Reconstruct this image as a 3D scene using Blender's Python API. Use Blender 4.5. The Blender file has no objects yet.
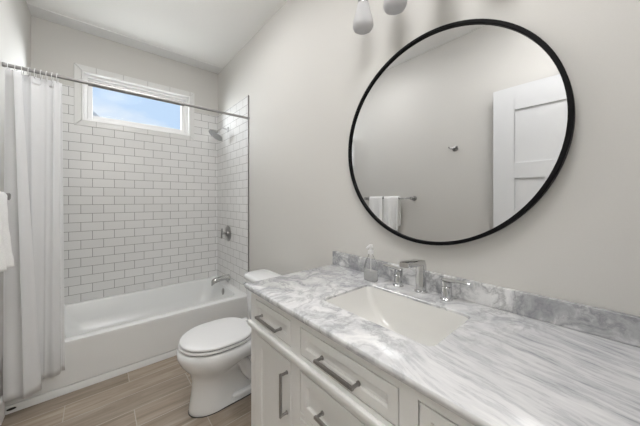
import bpy, bmesh, math, random
from mathutils import Vector, Matrix, noise
random.seed(4)
SC = bpy.context.scene
COL = SC.collection
PI = math.pi

# ------------------------------------------------------------------ camera
cam_d = bpy.data.cameras.new('camera')
cam_d.sensor_width = 36.0
cam_d.lens = 258.0 / 640.0 * 36.0
cam_d.shift_y = -13.0 / 640.0
cam_d.clip_start = 0.02
cam = bpy.data.objects.new('camera', cam_d)
cam.location = (-1.103, -3.18, 1.25)
cam.rotation_euler = (PI / 2, 0, -math.radians(40.7))
COL.objects.link(cam)
SC.camera = cam
SC.view_settings.view_transform = 'Standard'
SC.view_settings.look = 'None'
SC.view_settings.gamma = 1.0
SC.view_settings.exposure = 0.17
SC.cycles.use_denoising = True
SC.cycles.max_bounces = 14
SC.cycles.diffuse_bounces = 8
SC.cycles.glossy_bounces = 6
SC.cycles.transmission_bounces = 10
SC.cycles.transparent_max_bounces = 12
SC.cycles.sample_clamp_indirect = 4.0

# ------------------------------------------------------------------ world: pale blue sky with soft cloud
W = bpy.data.worlds.new('sky')
SC.world = W
W.use_nodes = True
nt = W.node_tree
nt.nodes.clear()
def wn(t, **k):
    n = nt.nodes.new(t)
    for a, v in k.items(): setattr(n, a, v)
    return n
tc = wn('ShaderNodeTexCoord')
mp = wn('ShaderNodeMapping'); mp.inputs['Scale'].default_value = (2.2, 2.2, 5.0)
mp.inputs['Location'].default_value = (0.35, 0.0, 0.4)
ns = wn('ShaderNodeTexNoise'); ns.inputs['Scale'].default_value = 2.2; ns.inputs['Detail'].default_value = 6
cr = wn('ShaderNodeValToRGB')
cr.color_ramp.elements[0].position = 0.42; cr.color_ramp.elements[0].color = (0.58, 0.74, 0.96, 1)
cr.color_ramp.elements[1].position = 0.68; cr.color_ramp.elements[1].color = (0.90, 0.93, 0.98, 1)
bg = wn('ShaderNodeBackground'); bg.inputs['Strength'].default_value = 0.92
wo = wn('ShaderNodeOutputWorld')
nt.links.new(tc.outputs['Generated'], mp.inputs['Vector'])
nt.links.new(mp.outputs['Vector'], ns.inputs['Vector'])
nt.links.new(ns.outputs['Fac'], cr.inputs['Fac'])
nt.links.new(cr.outputs['Color'], bg.inputs['Color'])
nt.links.new(bg.outputs['Background'], wo.inputs['Surface'])

# ------------------------------------------------------------------ large lights
def area(name, loc, target, sx, sy, power, color=(1, 1, 1)):
    l = bpy.data.lights.new(name, 'AREA')
    l.shape = 'RECTANGLE'; l.size = sx; l.size_y = sy; l.energy = power; l.color = color
    o = bpy.data.objects.new(name, l)
    o.location = loc
    o.rotation_euler = (Vector(target) - Vector(loc)).to_track_quat('-Z', 'Y').to_euler()
    COL.objects.link(o)
    return o
# bright open sky above and to the side of the window
area('sky_light_high', (-0.8, 1.5, 3.9), (-0.77, 0.0, 2.15), 2.2, 1.2, 130, (0.95, 0.98, 1.0))
area('sky_light_right', (1.3, 1.2, 2.5), (-0.77, 0.0, 2.2), 1.4, 1.2, 330, (0.96, 0.98, 1.0))
area('sky_light_left', (-3.2, 1.7, 2.5), (-0.77, 0.0, 2.2), 2.4, 1.8, 300, (0.96, 0.98, 1.0))
# added area lamp below the window, imitating ground bounce to lift the ceiling
area('ground_bounce_light', (-0.77, 1.5, 0.7), (-0.77, 0.0, 2.2), 2.6, 1.9, 85, (1.0, 0.99, 0.97))
# added unseen fill lamp in the hallway, aimed at its ceiling
area('hallway_fill', (-0.9, -4.3, 1.9), (-0.9, -4.3, 2.7), 0.9, 0.9, 48, (1.0, 0.985, 0.96))

# ------------------------------------------------------------------ materials
def nodes(name):
    m = bpy.data.materials.new(name); m.use_nodes = True
    t = m.node_tree
    b = t.nodes['Principled BSDF']
    return m, t, b
def N(t, typ, **k):
    n = t.nodes.new(typ)
    for a, v in k.items(): setattr(n, a, v)
    return n
def L(t, a, b): t.links.new(a, b)
def mathn(t, op, a, b=None, c=None):
    n = N(t, 'ShaderNodeMath', operation=op)
    for i, v in enumerate((a, b, c)):
        if v is None: continue
        if isinstance(v, (int, float)): n.inputs[i].default_value = v
        else: L(t, v, n.inputs[i])
    return n.outputs[0]
def ramp(t, fac, stops):
    r = N(t, 'ShaderNodeValToRGB')
    e = r.color_ramp.elements
    while len(e) < len(stops): e.new(0.5)
    for i, (p, c) in enumerate(stops):
        e[i].position = p; e[i].color = (*c, 1)
    L(t, fac, r.inputs['Fac'])
    return r.outputs['Color']
def mixc(t, fac, a, b, mode='MIX'):
    n = N(t, 'ShaderNodeMix', data_type='RGBA', blend_type=mode)
    if isinstance(fac, (int, float)): n.inputs[0].default_value = fac
    else: L(t, fac, n.inputs[0])
    for i, v in ((6, a), (7, b)):
        if isinstance(v, tuple): n.inputs[i].default_value = (*v, 1)
        else: L(t, v, n.inputs[i])
    return n.outputs[2]
def bump(t, b, h, strength, dist=0.002):
    n = N(t, 'ShaderNodeBump'); n.inputs['Strength'].default_value = strength
    n.inputs['Distance'].default_value = dist
    L(t, h, n.inputs['Height']); L(t, n.outputs['Normal'], b.inputs['Normal'])
def plain(name, col, rough=0.5, metal=0.0, spec=0.5, nscale=60, namp=0.03, bmp=0.0, coat=0.0):
    m, t, b = nodes(name)
    co = N(t, 'ShaderNodeTexCoord').outputs['Object']
    n = N(t, 'ShaderNodeTexNoise'); n.inputs['Scale'].default_value = nscale; n.inputs['Detail'].default_value = 3
    L(t, co, n.inputs['Vector'])
    lo = tuple(c * (1 - namp) for c in col); hi = tuple(min(1, c * (1 + namp)) for c in col)
    L(t, ramp(t, n.outputs['Fac'], [(0.3, lo), (0.7, hi)]), b.inputs['Base Color'])
    b.inputs['Roughness'].default_value = rough
    b.inputs['Metallic'].default_value = metal
    b.inputs['Specular IOR Level'].default_value = spec
    b.inputs['Coat Weight'].default_value = coat
    if bmp: bump(t, b, n.outputs['Fac'], bmp, 0.001)
    return m

M = {}
M['wall'] = plain('warm_grey_wall_paint', (0.605, 0.594, 0.570), 0.62, spec=0.3, nscale=180, namp=0.008, bmp=0.08)
M['ceiling'] = plain('white_ceiling_paint', (0.87, 0.87, 0.86), 0.8, spec=0.2, nscale=150, namp=0.008, bmp=0.06)
M['ceiling_band'] = plain('ceiling_band_grey', (0.78, 0.78, 0.78), 0.8, spec=0.2, namp=0.008)
M['trim'] = plain('white_trim_paint', (0.84, 0.84, 0.84), 0.35, namp=0.005)
M['vinyl'] = plain('white_window_vinyl', (0.86, 0.86, 0.86), 0.3, namp=0.004)
M['cabinet'] = plain('pale_grey_cabinet_paint', (0.78, 0.78, 0.77), 0.35, namp=0.006)
M['gap'] = plain('cabinet_gap_shade', (0.05, 0.05, 0.05), 0.9)
M['porcelain'] = plain('white_porcelain', (0.775, 0.785, 0.795), 0.1, spec=0.6, namp=0.003, coat=0.4)
M['basin'] = plain('white_basin_porcelain', (0.72, 0.715, 0.695), 0.1, spec=0.6, namp=0.003, coat=0.4)
M['acrylic'] = plain('white_tub_acrylic', (0.775, 0.785, 0.785), 0.16, spec=0.5, namp=0.003)
M['chrome'] = plain('polished_chrome', (0.62, 0.625, 0.63), 0.09, metal=1.0, namp=0.01)
M['rod'] = plain('satin_steel_rod', (0.36, 0.355, 0.35), 0.5, metal=0.85, namp=0.02)
M['nickel'] = plain('brushed_nickel', (0.34, 0.335, 0.33), 0.28, metal=1.0, nscale=200, namp=0.06)
M['satin'] = plain('satin_nickel_shower_fittings', (0.52, 0.515, 0.51), 0.2, metal=1.0, namp=0.02)
M['black'] = plain('matte_black_metal', (0.004, 0.004, 0.0045), 0.55, spec=0.12, namp=0.1)
M['near_black'] = plain('matte_near_black', (0.03, 0.03, 0.03), 0.7)  # serves the gasket, the skirt spot and the painted seat gaps
M['plastic'] = plain('white_plastic', (0.70, 0.70, 0.705), 0.3, namp=0.004)
M['door'] = plain('white_door_paint', (0.70, 0.71, 0.725), 0.4, namp=0.004)
M['roof'] = plain('pale_roof_shingle', (0.66, 0.67, 0.70), 0.9, nscale=8, namp=0.2)
M['siding'] = plain('white_siding', (0.78, 0.78, 0.78), 0.7, namp=0.03)
M['grass'] = plain('dry_lawn', (0.34, 0.34, 0.27), 0.95, nscale=3, namp=0.3)
M['towel'] = plain('white_terry_cloth', (0.86, 0.86, 0.86), 0.95, spec=0.1, nscale=350, namp=0.07, bmp=0.8)

m, t, b = nodes('mirror_silver'); M['mirror'] = m
b.inputs['Base Color'].default_value = (0.79, 0.795, 0.80, 1); b.inputs['Metallic'].default_value = 1; b.inputs['Roughness'].default_value = 0.0

def cloth(name, col, transl, nscale=500, alpha=None):
    m = bpy.data.materials.new(name); m.use_nodes = True; t = m.node_tree; t.nodes.clear()
    co = N(t, 'ShaderNodeTexCoord').outputs['Object']
    n = N(t, 'ShaderNodeTexNoise'); n.inputs['Scale'].default_value = nscale; L(t, co, n.inputs['Vector'])
    c = ramp(t, n.outputs['Fac'], [(0.3, tuple(x * .97 for x in col)), (0.7, col)])
    d = N(t, 'ShaderNodeBsdfDiffuse'); tr = N(t, 'ShaderNodeBsdfTranslucent')
    L(t, c, d.inputs['Color']); L(t, c, tr.inputs['Color'])
    mx = N(t, 'ShaderNodeMixShader'); mx.inputs[0].default_value = transl
    L(t, d.outputs[0], mx.inputs[1]); L(t, tr.outputs[0], mx.inputs[2])
    out = N(t, 'ShaderNodeOutputMaterial')
    if alpha is not None:
        tp = N(t, 'ShaderNodeBsdfTransparent'); m2 = N(t, 'ShaderNodeMixShader'); m2.inputs[0].default_value = alpha
        L(t, tp.outputs[0], m2.inputs[1]); L(t, mx.outputs[0], m2.inputs[2]); L(t, m2.outputs[0], out.inputs[0])
    else: L(t, mx.outputs[0], out.inputs[0])
    return m
M['curtain'] = cloth('white_curtain_cloth', (0.885, 0.888, 0.897), 0.35)
M['liner'] = cloth('sheer_white_liner', (0.885, 0.888, 0.897), 0.4, alpha=0.85)
M['frost'] = cloth('frosted_lamp_glass', (0.68, 0.68, 0.69), 0.35)

def glassy(name, col, rough=0.0, ior=1.45, mixw=0.9):
    # clear pane: mostly straight-through, a little mirror reflection
    m = bpy.data.materials.new(name); m.use_nodes = True; t = m.node_tree; t.nodes.clear()
    fr = N(t, 'ShaderNodeFresnel'); fr.inputs['IOR'].default_value = ior
    tp = N(t, 'ShaderNodeBsdfTransparent'); tp.inputs['Color'].default_value = (*col, 1)
    g = N(t, 'ShaderNodeBsdfGlossy'); g.inputs['Roughness'].default_value = rough
    mx = N(t, 'ShaderNodeMixShader')
    L(t, fr.outputs[0], mx.inputs[0]); L(t, tp.outputs[0], mx.inputs[1]); L(t, g.outputs[0], mx.inputs[2])
    out = N(t, 'ShaderNodeOutputMaterial'); L(t, mx.outputs[0], out.inputs[0])
    return m
M['glass'] = glassy('window_glass', (0.97, 0.985, 0.99), ior=1.08)
M['bottle'] = glassy('clear_bottle_plastic', (0.985, 0.985, 0.985), 0.03, ior=1.22)
m = bpy.data.materials.new('clear_liquid_soap'); m.use_nodes = True; t = m.node_tree; t.nodes.clear(); M['soap'] = m
tp_ = N(t, 'ShaderNodeBsdfTransparent'); tp_.inputs['Color'].default_value = (0.96, 0.97, 0.97, 1)
df_ = N(t, 'ShaderNodeBsdfTranslucent'); df_.inputs['Color'].default_value = (0.97, 0.97, 0.97, 1)
mx_ = N(t, 'ShaderNodeMixShader'); mx_.inputs[0].default_value = 0.60
L(t, tp_.outputs[0], mx_.inputs[1]); L(t, df_.outputs[0], mx_.inputs[2])
L(t, mx_.outputs[0], N(t, 'ShaderNodeOutputMaterial').inputs[0])

# glow of the two added ceiling fill lamps, out of view
m, t, b = nodes('glowing_fill_lamp'); M['lamp'] = m
b.inputs['Base Color'].default_value = (0.9, 0.9, 0.88, 1)
b.inputs['Emission Color'].default_value = (1.0, 0.990, 0.985, 1); b.inputs['Emission Strength'].default_value = 16.5

def tile_mat(name, axis):
    """white subway tile laid in half bond with thin grey grout; axis: along-wall coordinate"""
    m, t, b = nodes(name)
    co = N(t, 'ShaderNodeTexCoord').outputs['Object']
    s = N(t, 'ShaderNodeSeparateXYZ'); L(t, co, s.inputs[0])
    W_, H_ = 0.158, 0.0802
    a = s.outputs[axis]
    u = mathn(t, 'ADD', a, 1.221 + 10 * W_ if axis == 'X' else 20 * W_ + 0.02)
    v = mathn(t, 'ADD', s.outputs['Z'], -1.849 + 24 * H_)
    cb = N(t, 'ShaderNodeCombineXYZ'); L(t, u, cb.inputs[0]); L(t, v, cb.inputs[1])
    br = N(t, 'ShaderNodeTexBrick'); br.offset = 0.5; br.offset_frequency = 2; br.squash = 1.0
    L(t, cb.outputs[0], br.inputs['Vector'])
    br.inputs['Scale'].default_value = 1.0
    br.inputs['Brick Width'].default_value = W_; br.inputs['Row Height'].default_value = H_
    br.inputs['Mortar Size'].default_value = 0.0020; br.inputs['Mortar Smooth'].default_value = 0.25
    br.inputs['Color1'].default_value = (0.76, 0.76, 0.755, 1); br.inputs['Color2'].default_value = (0.73, 0.73, 0.725, 1)
    br.inputs['Mortar'].default_value = (0.22, 0.215, 0.21, 1)
    L(t, br.outputs['Color'], b.inputs['Base Color'])
    rr_ = mathn(t, 'MULTIPLY_ADD', br.outputs['Fac'], 0.6, 0.12)
    L(t, rr_, b.inputs['Roughness'])
    inv = mathn(t, 'SUBTRACT', 1.0, br.outputs['Fac'])
    n = N(t, 'ShaderNodeTexNoise'); n.inputs['Scale'].default_value = 9; L(t, co, n.inputs['Vector'])
    hh = mathn(t, 'MULTIPLY_ADD', n.outputs['Fac'], 0.35, inv)
    bump(t, b, hh, 0.5, 0.0015)
    return m
M['tile_x'] = tile_mat('white_subway_tile_long_wall', 'X')
M['tile_y'] = tile_mat('white_subway_tile_end_wall', 'Y')

def trimtile():
    m, t, b = nodes('white_trim_tile')
    co = N(t, 'ShaderNodeTexCoord').outputs['Object']
    s = N(t, 'ShaderNodeSeparateXYZ'); L(t, co, s.inputs[0])
    fx = mathn(t, 'FRACT', mathn(t, 'MULTIPLY_ADD', s.outputs['X'], 1 / 0.2, 10.08))
    ln = mathn(t, 'LESS_THAN', mathn(t, 'ABSOLUTE', mathn(t, 'SUBTRACT', fx, 0.5)), 0.007)
    zz = mathn(t, 'FRACT', mathn(t, 'MULTIPLY_ADD', s.outputs['Z'], 1 / 0.2, 10.2))
    # joints run across the strips: by X on the head and sill, by Z on the jambs
    c = mixc(t, ln, (0.73, 0.73, 0.72), (0.36, 0.355, 0.35))
    L(t, c, b.inputs['Base Color']); b.inputs['Roughness'].default_value = 0.15
    return m
M['trimtile'] = trimtile()
M['trimtile_plain'] = plain('white_trim_tile_upright', (0.73, 0.73, 0.72), 0.15, namp=0.01)
M['grout'] = plain('grey_grout', (0.36, 0.355, 0.35), 0.9)

def floor_mat():
    """wood-look porcelain planks, 0.915 x 0.155, third-bond, light grout"""
    m, t, b = nodes('taupe_wood_look_plank_tile')
    co = N(t, 'ShaderNodeTexCoord').outputs['Object']
    s = N(t, 'ShaderNodeSeparateXYZ'); L(t, co, s.inputs[0])
    PW, PH = 0.945, 0.155
    v = mathn(t, 'MULTIPLY_ADD', s.outputs['Y'], 1 / PH, 0.98 / PH + 40)
    row = mathn(t, 'FLOOR', v); fv = mathn(t, 'FRACT', v)
    u = mathn(t, 'MULTIPLY_ADD', row, -1 / 3, mathn(t, 'MULTIPLY_ADD', s.outputs['X'], 1 / PW, 0.94 / PW + 40 + 40 / 3 ))
    fu = mathn(t, 'FRACT', u); cid = mathn(t, 'FLOOR', u)
    g = 0.0022
    eu = mathn(t, 'MINIMUM', fu, mathn(t, 'SUBTRACT', 1.0, fu)); ev = mathn(t, 'MINIMUM', fv, mathn(t, 'SUBTRACT', 1.0, fv))
    du = mathn(t, 'MULTIPLY', eu, PW); dv = mathn(t, 'MULTIPLY', ev, PH)
    d = mathn(t, 'MINIMUM', du, dv)
    gr = mathn(t, 'LESS_THAN', d, g)
    idv = N(t, 'ShaderNodeCombineXYZ'); L(t, cid, idv.inputs[0]); L(t, row, idv.inputs[1])
    wn_ = N(t, 'ShaderNodeTexWhiteNoise'); wn_.noise_dimensions = '3D'; L(t, idv.outputs[0], wn_.inputs['Vector'])
    off = mathn(t, 'MULTIPLY', wn_.outputs['Value'], 40.0)
    gx = mathn(t, 'MULTIPLY', s.outputs['X'], 2.2)
    gy = mathn(t, 'MULTIPLY', s.outputs['Y'], 26.0)
    gv = N(t, 'ShaderNodeCombineXYZ'); L(t, gx, gv.inputs[0]); L(t, gy, gv.inputs[1]); L(t, off, gv.inputs[2])
    n1 = N(t, 'ShaderNodeTexNoise'); n1.inputs['Scale'].default_value = 1.0; n1.inputs['Detail'].default_value = 7
    n1.inputs['Roughness'].default_value = 0.62; n1.inputs['Distortion'].default_value = 0.8; L(t, gv.outputs[0], n1.inputs['Vector'])
    c1 = ramp(t, n1.outputs['Fac'], [(0.25, (0.16, 0.122, 0.092)), (0.5, (0.28, 0.228, 0.180)), (0.78, (0.42, 0.36, 0.30))])
    tone = mathn(t, 'MULTIPLY_ADD', wn_.outputs['Value'], 0.22, 0.94)
    tv = N(t, 'ShaderNodeCombineXYZ')
    for i in range(3): L(t, tone, tv.inputs[i])
    c2 = mixc(t, 1.0, c1, tv.outputs[0], 'MULTIPLY')
    c3 = mixc(t, gr, c2, (0.43, 0.39, 0.34))
    L(t, c3, b.inputs['Base Color'])
    b.inputs['Roughness'].default_value = 0.42
    bump(t, b, mathn(t, 'SUBTRACT', n1.outputs['Fac'], gr), 0.12, 0.002)
    return m
M['floor'] = floor_mat()

def marble_mat(name, streaks=True, dark=1.0):
    m, t, b = nodes(name)
    co = N(t, 'ShaderNodeTexCoord').outputs['Object']
    # cloudy veined pattern
    w1 = N(t, 'ShaderNodeTexNoise'); w1.inputs['Scale'].default_value = 5.0; w1.inputs['Detail'].default_value = 5; L(t, co, w1.inputs['Vector'])
    add = N(t, 'ShaderNodeVectorMath', operation='MULTIPLY_ADD'); L(t, w1.outputs['Color'], add.inputs[0])
    add.inputs[1].default_value = (0.28, 0.28, 0.28); L(t, co, add.inputs[2])
    n1 = N(t, 'ShaderNodeTexNoise'); n1.inputs['Scale'].default_value = 9.5; n1.inputs['Detail'].default_value = 10
    n1.inputs['Roughness'].default_value = 0.6; L(t, add.outputs[0], n1.inputs['Vector'])
    v1 = mathn(t, 'ABSOLUTE', mathn(t, 'SUBTRACT', n1.outputs['Fac'], 0.5))
    veins = ramp(t, v1, [(0.0, (0.0, 0.0, 0.0)), (0.018, (0.45, 0.45, 0.45)), (0.06, (1, 1, 1))])
    n2 = N(t, 'ShaderNodeTexNoise'); n2.inputs['Scale'].default_value = 10.0; n2.inputs['Detail'].default_value = 9; n2.inputs['Roughness'].default_value = 0.66
    L(t, add.outputs[0], n2.inputs['Vector'])
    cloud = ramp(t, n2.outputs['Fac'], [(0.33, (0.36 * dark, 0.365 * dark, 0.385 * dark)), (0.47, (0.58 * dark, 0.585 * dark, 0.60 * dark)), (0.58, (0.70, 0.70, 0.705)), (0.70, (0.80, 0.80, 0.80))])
    ca = mixc(t, 0.58, cloud, mixc(t, veins, (0.24 * dark, 0.245 * dark, 0.26 * dark), cloud))
    col = ca
    if streaks:
        mpn = N(t, 'ShaderNodeMapping'); mpn.inputs['Rotation'].default_value = (0, 0, math.radians(15))
        L(t, co, mpn.inputs['Vector'])
        wv = N(t, 'ShaderNodeTexNoise'); wv.inputs['Scale'].default_value = 3.0; wv.inputs['Detail'].default_value = 3; L(t, co, wv.inputs['Vector'])
        ad2 = N(t, 'ShaderNodeVectorMath', operation='MULTIPLY_ADD'); L(t, wv.outputs['Color'], ad2.inputs[0])
        ad2.inputs[1].default_value = (0.10, 0.1, 0); L(t, mpn.outputs[0], ad2.inputs[2])
        sc = N(t, 'ShaderNodeVectorMath', operation='MULTIPLY'); L(t, ad2.outputs[0], sc.inputs[0]); sc.inputs[1].default_value = (62, 8, 10)
        n3 = N(t, 'ShaderNodeTexNoise'); n3.inputs['Scale'].default_value = 1.0; n3.inputs['Detail'].default_value = 7; n3.inputs['Roughness'].default_value = 0.62
        L(t, sc.outputs[0], n3.inputs['Vector'])
        st = ramp(t, n3.outputs['Fac'], [(0.30, (0.28, 0.285, 0.305)), (0.42, (0.50, 0.505, 0.525)), (0.52, (0.58, 0.58, 0.595)), (0.70, (0.67, 0.67, 0.675))])
        v3 = mathn(t, 'ABSOLUTE', mathn(t, 'SUBTRACT', n3.outputs['Fac'], 0.46))
        sv = ramp(t, v3, [(0.0, (0.0, 0.0, 0.0)), (0.022, (1, 1, 1))])
        st2 = mixc(t, 0.45, st, mixc(t, sv, (0.36, 0.365, 0.385), st))
        sp = N(t, 'ShaderNodeSeparateXYZ'); L(t, co, sp.inputs[0])
        wz = mathn(t, 'MULTIPLY_ADD', w1.outputs['Fac'], 0.5, mathn(t, 'MULTIPLY_ADD', sp.outputs['Y'], -1.0, mathn(t, 'MULTIPLY', sp.outputs['X'], -0.55)))
        f = N(t, 'ShaderNodeMapRange'); L(t, wz, f.inputs['Value'])
        f.inputs['From Min'].default_value = 3.20; f.inputs['From Max'].default_value = 3.42
        col = mixc(t, f.outputs[0], ca, st2)
    L(t, col, b.inputs['Base Color'])
    b.inputs['Roughness'].default_value = 0.16
    return m
M['marble'] = marble_mat('grey_veined_white_marble')
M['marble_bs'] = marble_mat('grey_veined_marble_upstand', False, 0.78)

# ------------------------------------------------------------------ geometry helpers
def box(bm, lo, hi):
    lo = Vector(lo); hi = Vector(hi)
    vs = [bm.verts.new((x, y, z)) for z in (lo.z, hi.z) for y in (lo.y, hi.y) for x in (lo.x, hi.x)]
    for f in ((0, 2, 3, 1), (4, 5, 7, 6), (0, 1, 5, 4), (2, 6, 7, 3), (0, 4, 6, 2), (1, 3, 7, 5)):
        bm.faces.new([vs[i] for i in f])
def loft(bm, rings, cap0=True, cap1=True, closed=True):
    R = [[bm.verts.new(p) for p in r] for r in rings]
    n = len(R[0])
    for a, b_ in zip(R, R[1:]):
        for i in range(n if closed else n - 1):
            j = (i + 1) % n
            bm.faces.new((a[i], a[j], b_[j], b_[i]))
    if cap0: bm.faces.new(list(reversed(R[0])))
    if cap1: bm.faces.new(R[-1])
    return R
def frame_of(d):
    d = d.normalized()
    up = Vector((0, 0, 1)) if abs(d.z) < 0.9 else Vector((1, 0, 0))
    a = d.cross(up).normalized()
    return a, a.cross(d).normalized()
def ring(c, d, r, n=20, r2=None):
    a, b_ = frame_of(Vector(d)); c = Vector(c)
    return [c + a * r * math.cos(2 * PI * i / n) + b_ * (r2 or r) * math.sin(2 * PI * i / n) for i in range(n)]
def tube(bm, pts, r, n=16):
    pts = [Vector(p) for p in pts]
    rs = r if isinstance(r, (list, tuple)) else [r] * len(pts)
    rings = []
    a = None
    for i, p in enumerate(pts):
        d = (pts[min(i + 1, len(pts) - 1)] - pts[max(i - 1, 0)]).normalized()
        if a is None: a, b_ = frame_of(d)
        else:
            a = (a - d * a.dot(d)).normalized(); b_ = a.cross(d).normalized()
        rings.append([p + a * rs[i] * math.cos(2 * PI * k / n) + b_ * rs[i] * math.sin(2 * PI * k / n) for k in range(n)])
    loft(bm, rings)
def lathe(bm, origin, axis, prof, n=32):
    """prof: (distance along axis, radius)"""
    o = Vector(origin); ax = Vector(axis).normalized()
    a, b_ = frame_of(ax)
    loft(bm, [[o + ax * h + a * r * math.cos(2 * PI * k / n) + b_ * r * math.sin(2 * PI * k / n) for k in range(n)] for h, r in prof])
def rr(x0, x1, y0, y1, r, z, n=6):
    pts = []
    for cx, cy, a0 in ((x1 - r, y1 - r, 0), (x0 + r, y1 - r, PI / 2), (x0 + r, y0 + r, PI), (x1 - r, y0 + r, 3 * PI / 2)):
        for i in range(n + 1):
            a = a0 + (PI / 2) * i / n
            pts.append(Vector((cx + r * math.cos(a), cy + r * math.sin(a), z)))
    return pts
def link(name, bm, mat, parent=None, smooth=None, bevel=None, seg=2, solid=None, sub=None):
    bmesh.ops.remove_doubles(bm, verts=bm.verts, dist=1e-6)
    bmesh.ops.recalc_face_normals(bm, faces=bm.faces)
    me = bpy.data.meshes.new(name); bm.to_mesh(me); bm.free()
    me.materials.append(mat)
    if smooth is not None:
        me.polygons.foreach_set('use_smooth', [True] * len(me.polygons))
        me.set_sharp_from_angle(angle=math.radians(smooth))
    o = bpy.data.objects.new(name, me); COL.objects.link(o)
    if solid:
        md = o.modifiers.new('thickness', 'SOLIDIFY'); md.thickness = solid; md.offset = 0
    if bevel:
        md = o.modifiers.new('bevel', 'BEVEL'); md.width = bevel; md.segments = seg; md.limit_method = 'ANGLE'; md.angle_limit = math.radians(40)
        md.harden_normals = False
    if sub:
        md = o.modifiers.new('smooth', 'SUBSURF'); md.levels = sub; md.render_levels = sub
    if parent is not None: adopt(o, parent)
    return o
def adopt(o, parent):
    o.parent = parent
    root = parent
    loc = Vector(parent.location)
    if parent.parent is not None:      # sub-part: its parent part sits at the thing's origin
        loc = Vector((0, 0, 0))
    o.matrix_parent_inverse = Matrix.Translation(-loc)
def thing(name, loc, label, cat, group=None):
    e = bpy.data.objects.new(name, None); e.empty_display_size = 0.05; e.location = loc; COL.objects.link(e)
    tag(e, label, cat, group); return e
def tag(o, label, cat, group=None):
    o['label'] = label; o['category'] = cat
    if group: o['group'] = group
    return o
def struct(name, bm, mat, parent=None, **k):
    o = link(name, bm, mat, parent, **k)
    if parent is None: o['kind'] = 'structure'
    return o
def B(*boxes):
    bm = bmesh.new()
    for lo, hi in boxes: box(bm, lo, hi)
    return bm

# ------------------------------------------------------------------ room shell
LX, FY, H = -1.524, -3.28, 2.785
WX0, WX1, WZ0, WZ1 = -1.214, -0.318, 1.972, 2.418           # window opening
struct('floor', B(((LX - 0.1, -5.1, -0.1), (0.1, 0.14, 0))), M['floor'])
struct('ceiling', B(((LX - 0.1, -5.1, H), (0.1, 0.14, H + 0.1))), M['ceiling'])
wb = struct('wall_back', B(((LX - 0.1, 0, 0), (WX0, 0.14, H)), ((WX1, 0, 0), (0.1, 0.14, H)),
                      ((WX0, 0, 0), (WX1, 0.14, WZ0)), ((WX0, 0, WZ1), (WX1, 0.14, H))), M['wall'])
wr = struct('wall_right', B(((0, -5.1, 0), (0.1, 0, H))), M['wall'])
wl = struct('wall_left', B(((LX - 0.1, -5.1, 0), (LX, 0, H))), M['wall'])
DX0, DX1, DZ = -1.47, -0.62, 2.16                             # doorway the camera stands in
struct('wall_front', B(((LX, FY - 0.12, 0), (DX0, FY, H)), ((DX1, FY - 0.12, 0), (0, FY, H)),
                       ((DX0, FY - 0.12, DZ), (DX1, FY, H))), M['wall'])
struct('wall_hallway', B(((LX - 0.1, -5.2, 0), (0.1, -5.1, H))), M['wall'])

# tile slabs of the tub alcove
TT = 2.258
TB = 0.3365
WTX0, WTX1, WTZ0, WTZ1 = -1.266, -0.270, 1.922, 2.470
struct('wall_tile', B(((LX, -0.010, TB), (0, 0, WTZ0)), ((LX, -0.010, WTZ0), (WTX0, 0, TT)), ((WTX1, -0.010, WTZ0), (0, 0, TT))), M['tile_x'], wb)
struct('wall_tile', B(((-0.010, -0.846, TB), (0, -0.0101, TT))), M['tile_y'], wr)
# tiled picture frame round the window (mitred strips)
def mitred(x0, x1, z0, z1, w, y0, y1):
    out = []
    O = [(x0, z0), (x1, z0), (x1, z1), (x0, z1)]
    I = [(x0 + w, z0 + w), (x1 - w, z0 + w), (x1 - w, z1 - w), (x0 + w, z1 - w)]
    g = 0.0008
    for k in range(4):
        j = (k + 1) % 4
        q = [O[k], O[j], I[j], I[k]]
        c = Vector((sum(p[0] for p in q) / 4, sum(p[1] for p in q) / 4))
        d = Vector((q[1][0] - q[0][0], q[1][1] - q[0][1])).normalized()
        # pull the ends in slightly so the mitre shows as a joint
        q2 = [Vector(q[0]) + d * g, Vector(q[1]) - d * g, Vector(q[2]) - d * g, Vector(q[3]) + d * g]
        out.append([[Vector((p.x, yy, p.y)) for p in q2] for yy in (y0, y1)])
    return out
strips = mitred(WTX0, WTX1, WTZ0, WTZ1, 0.050, -0.016, 0.0)
t1 = None
for k, st in enumerate(strips):
    bm = bmesh.new(); loft(bm, st)
    o = link('trim_%d' % (k + 1), bm, M['trimtile'] if k in (0, 2) else M['trimtile_plain'], bevel=0.003)
    o['kind'] = 'structure'
# metal edge strip where tile meets paint, and a bullnose column
o = struct('trim_5', B(((-0.0125, -0.8500, TB), (0.0, -0.8465, TT))), M['nickel'])
# thin added board, greyer than the ceiling, for its darker band above the window
struct('trim_6', B(((LX, -0.162, H - 0.006), (0, 0, H))), M['ceiling_band'], bevel=0.002)
# baseboards
def baseboard(name, lo, hi): return struct(name, B((lo, hi)), M['trim'], bevel=0.004)
baseboard('baseboard_left', (LX, FY, 0), (LX + 0.014, -0.866, 0.13))
baseboard('baseboard_right', (-0.014, -2.06, 0), (0, -0.866, 0.13))

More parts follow.
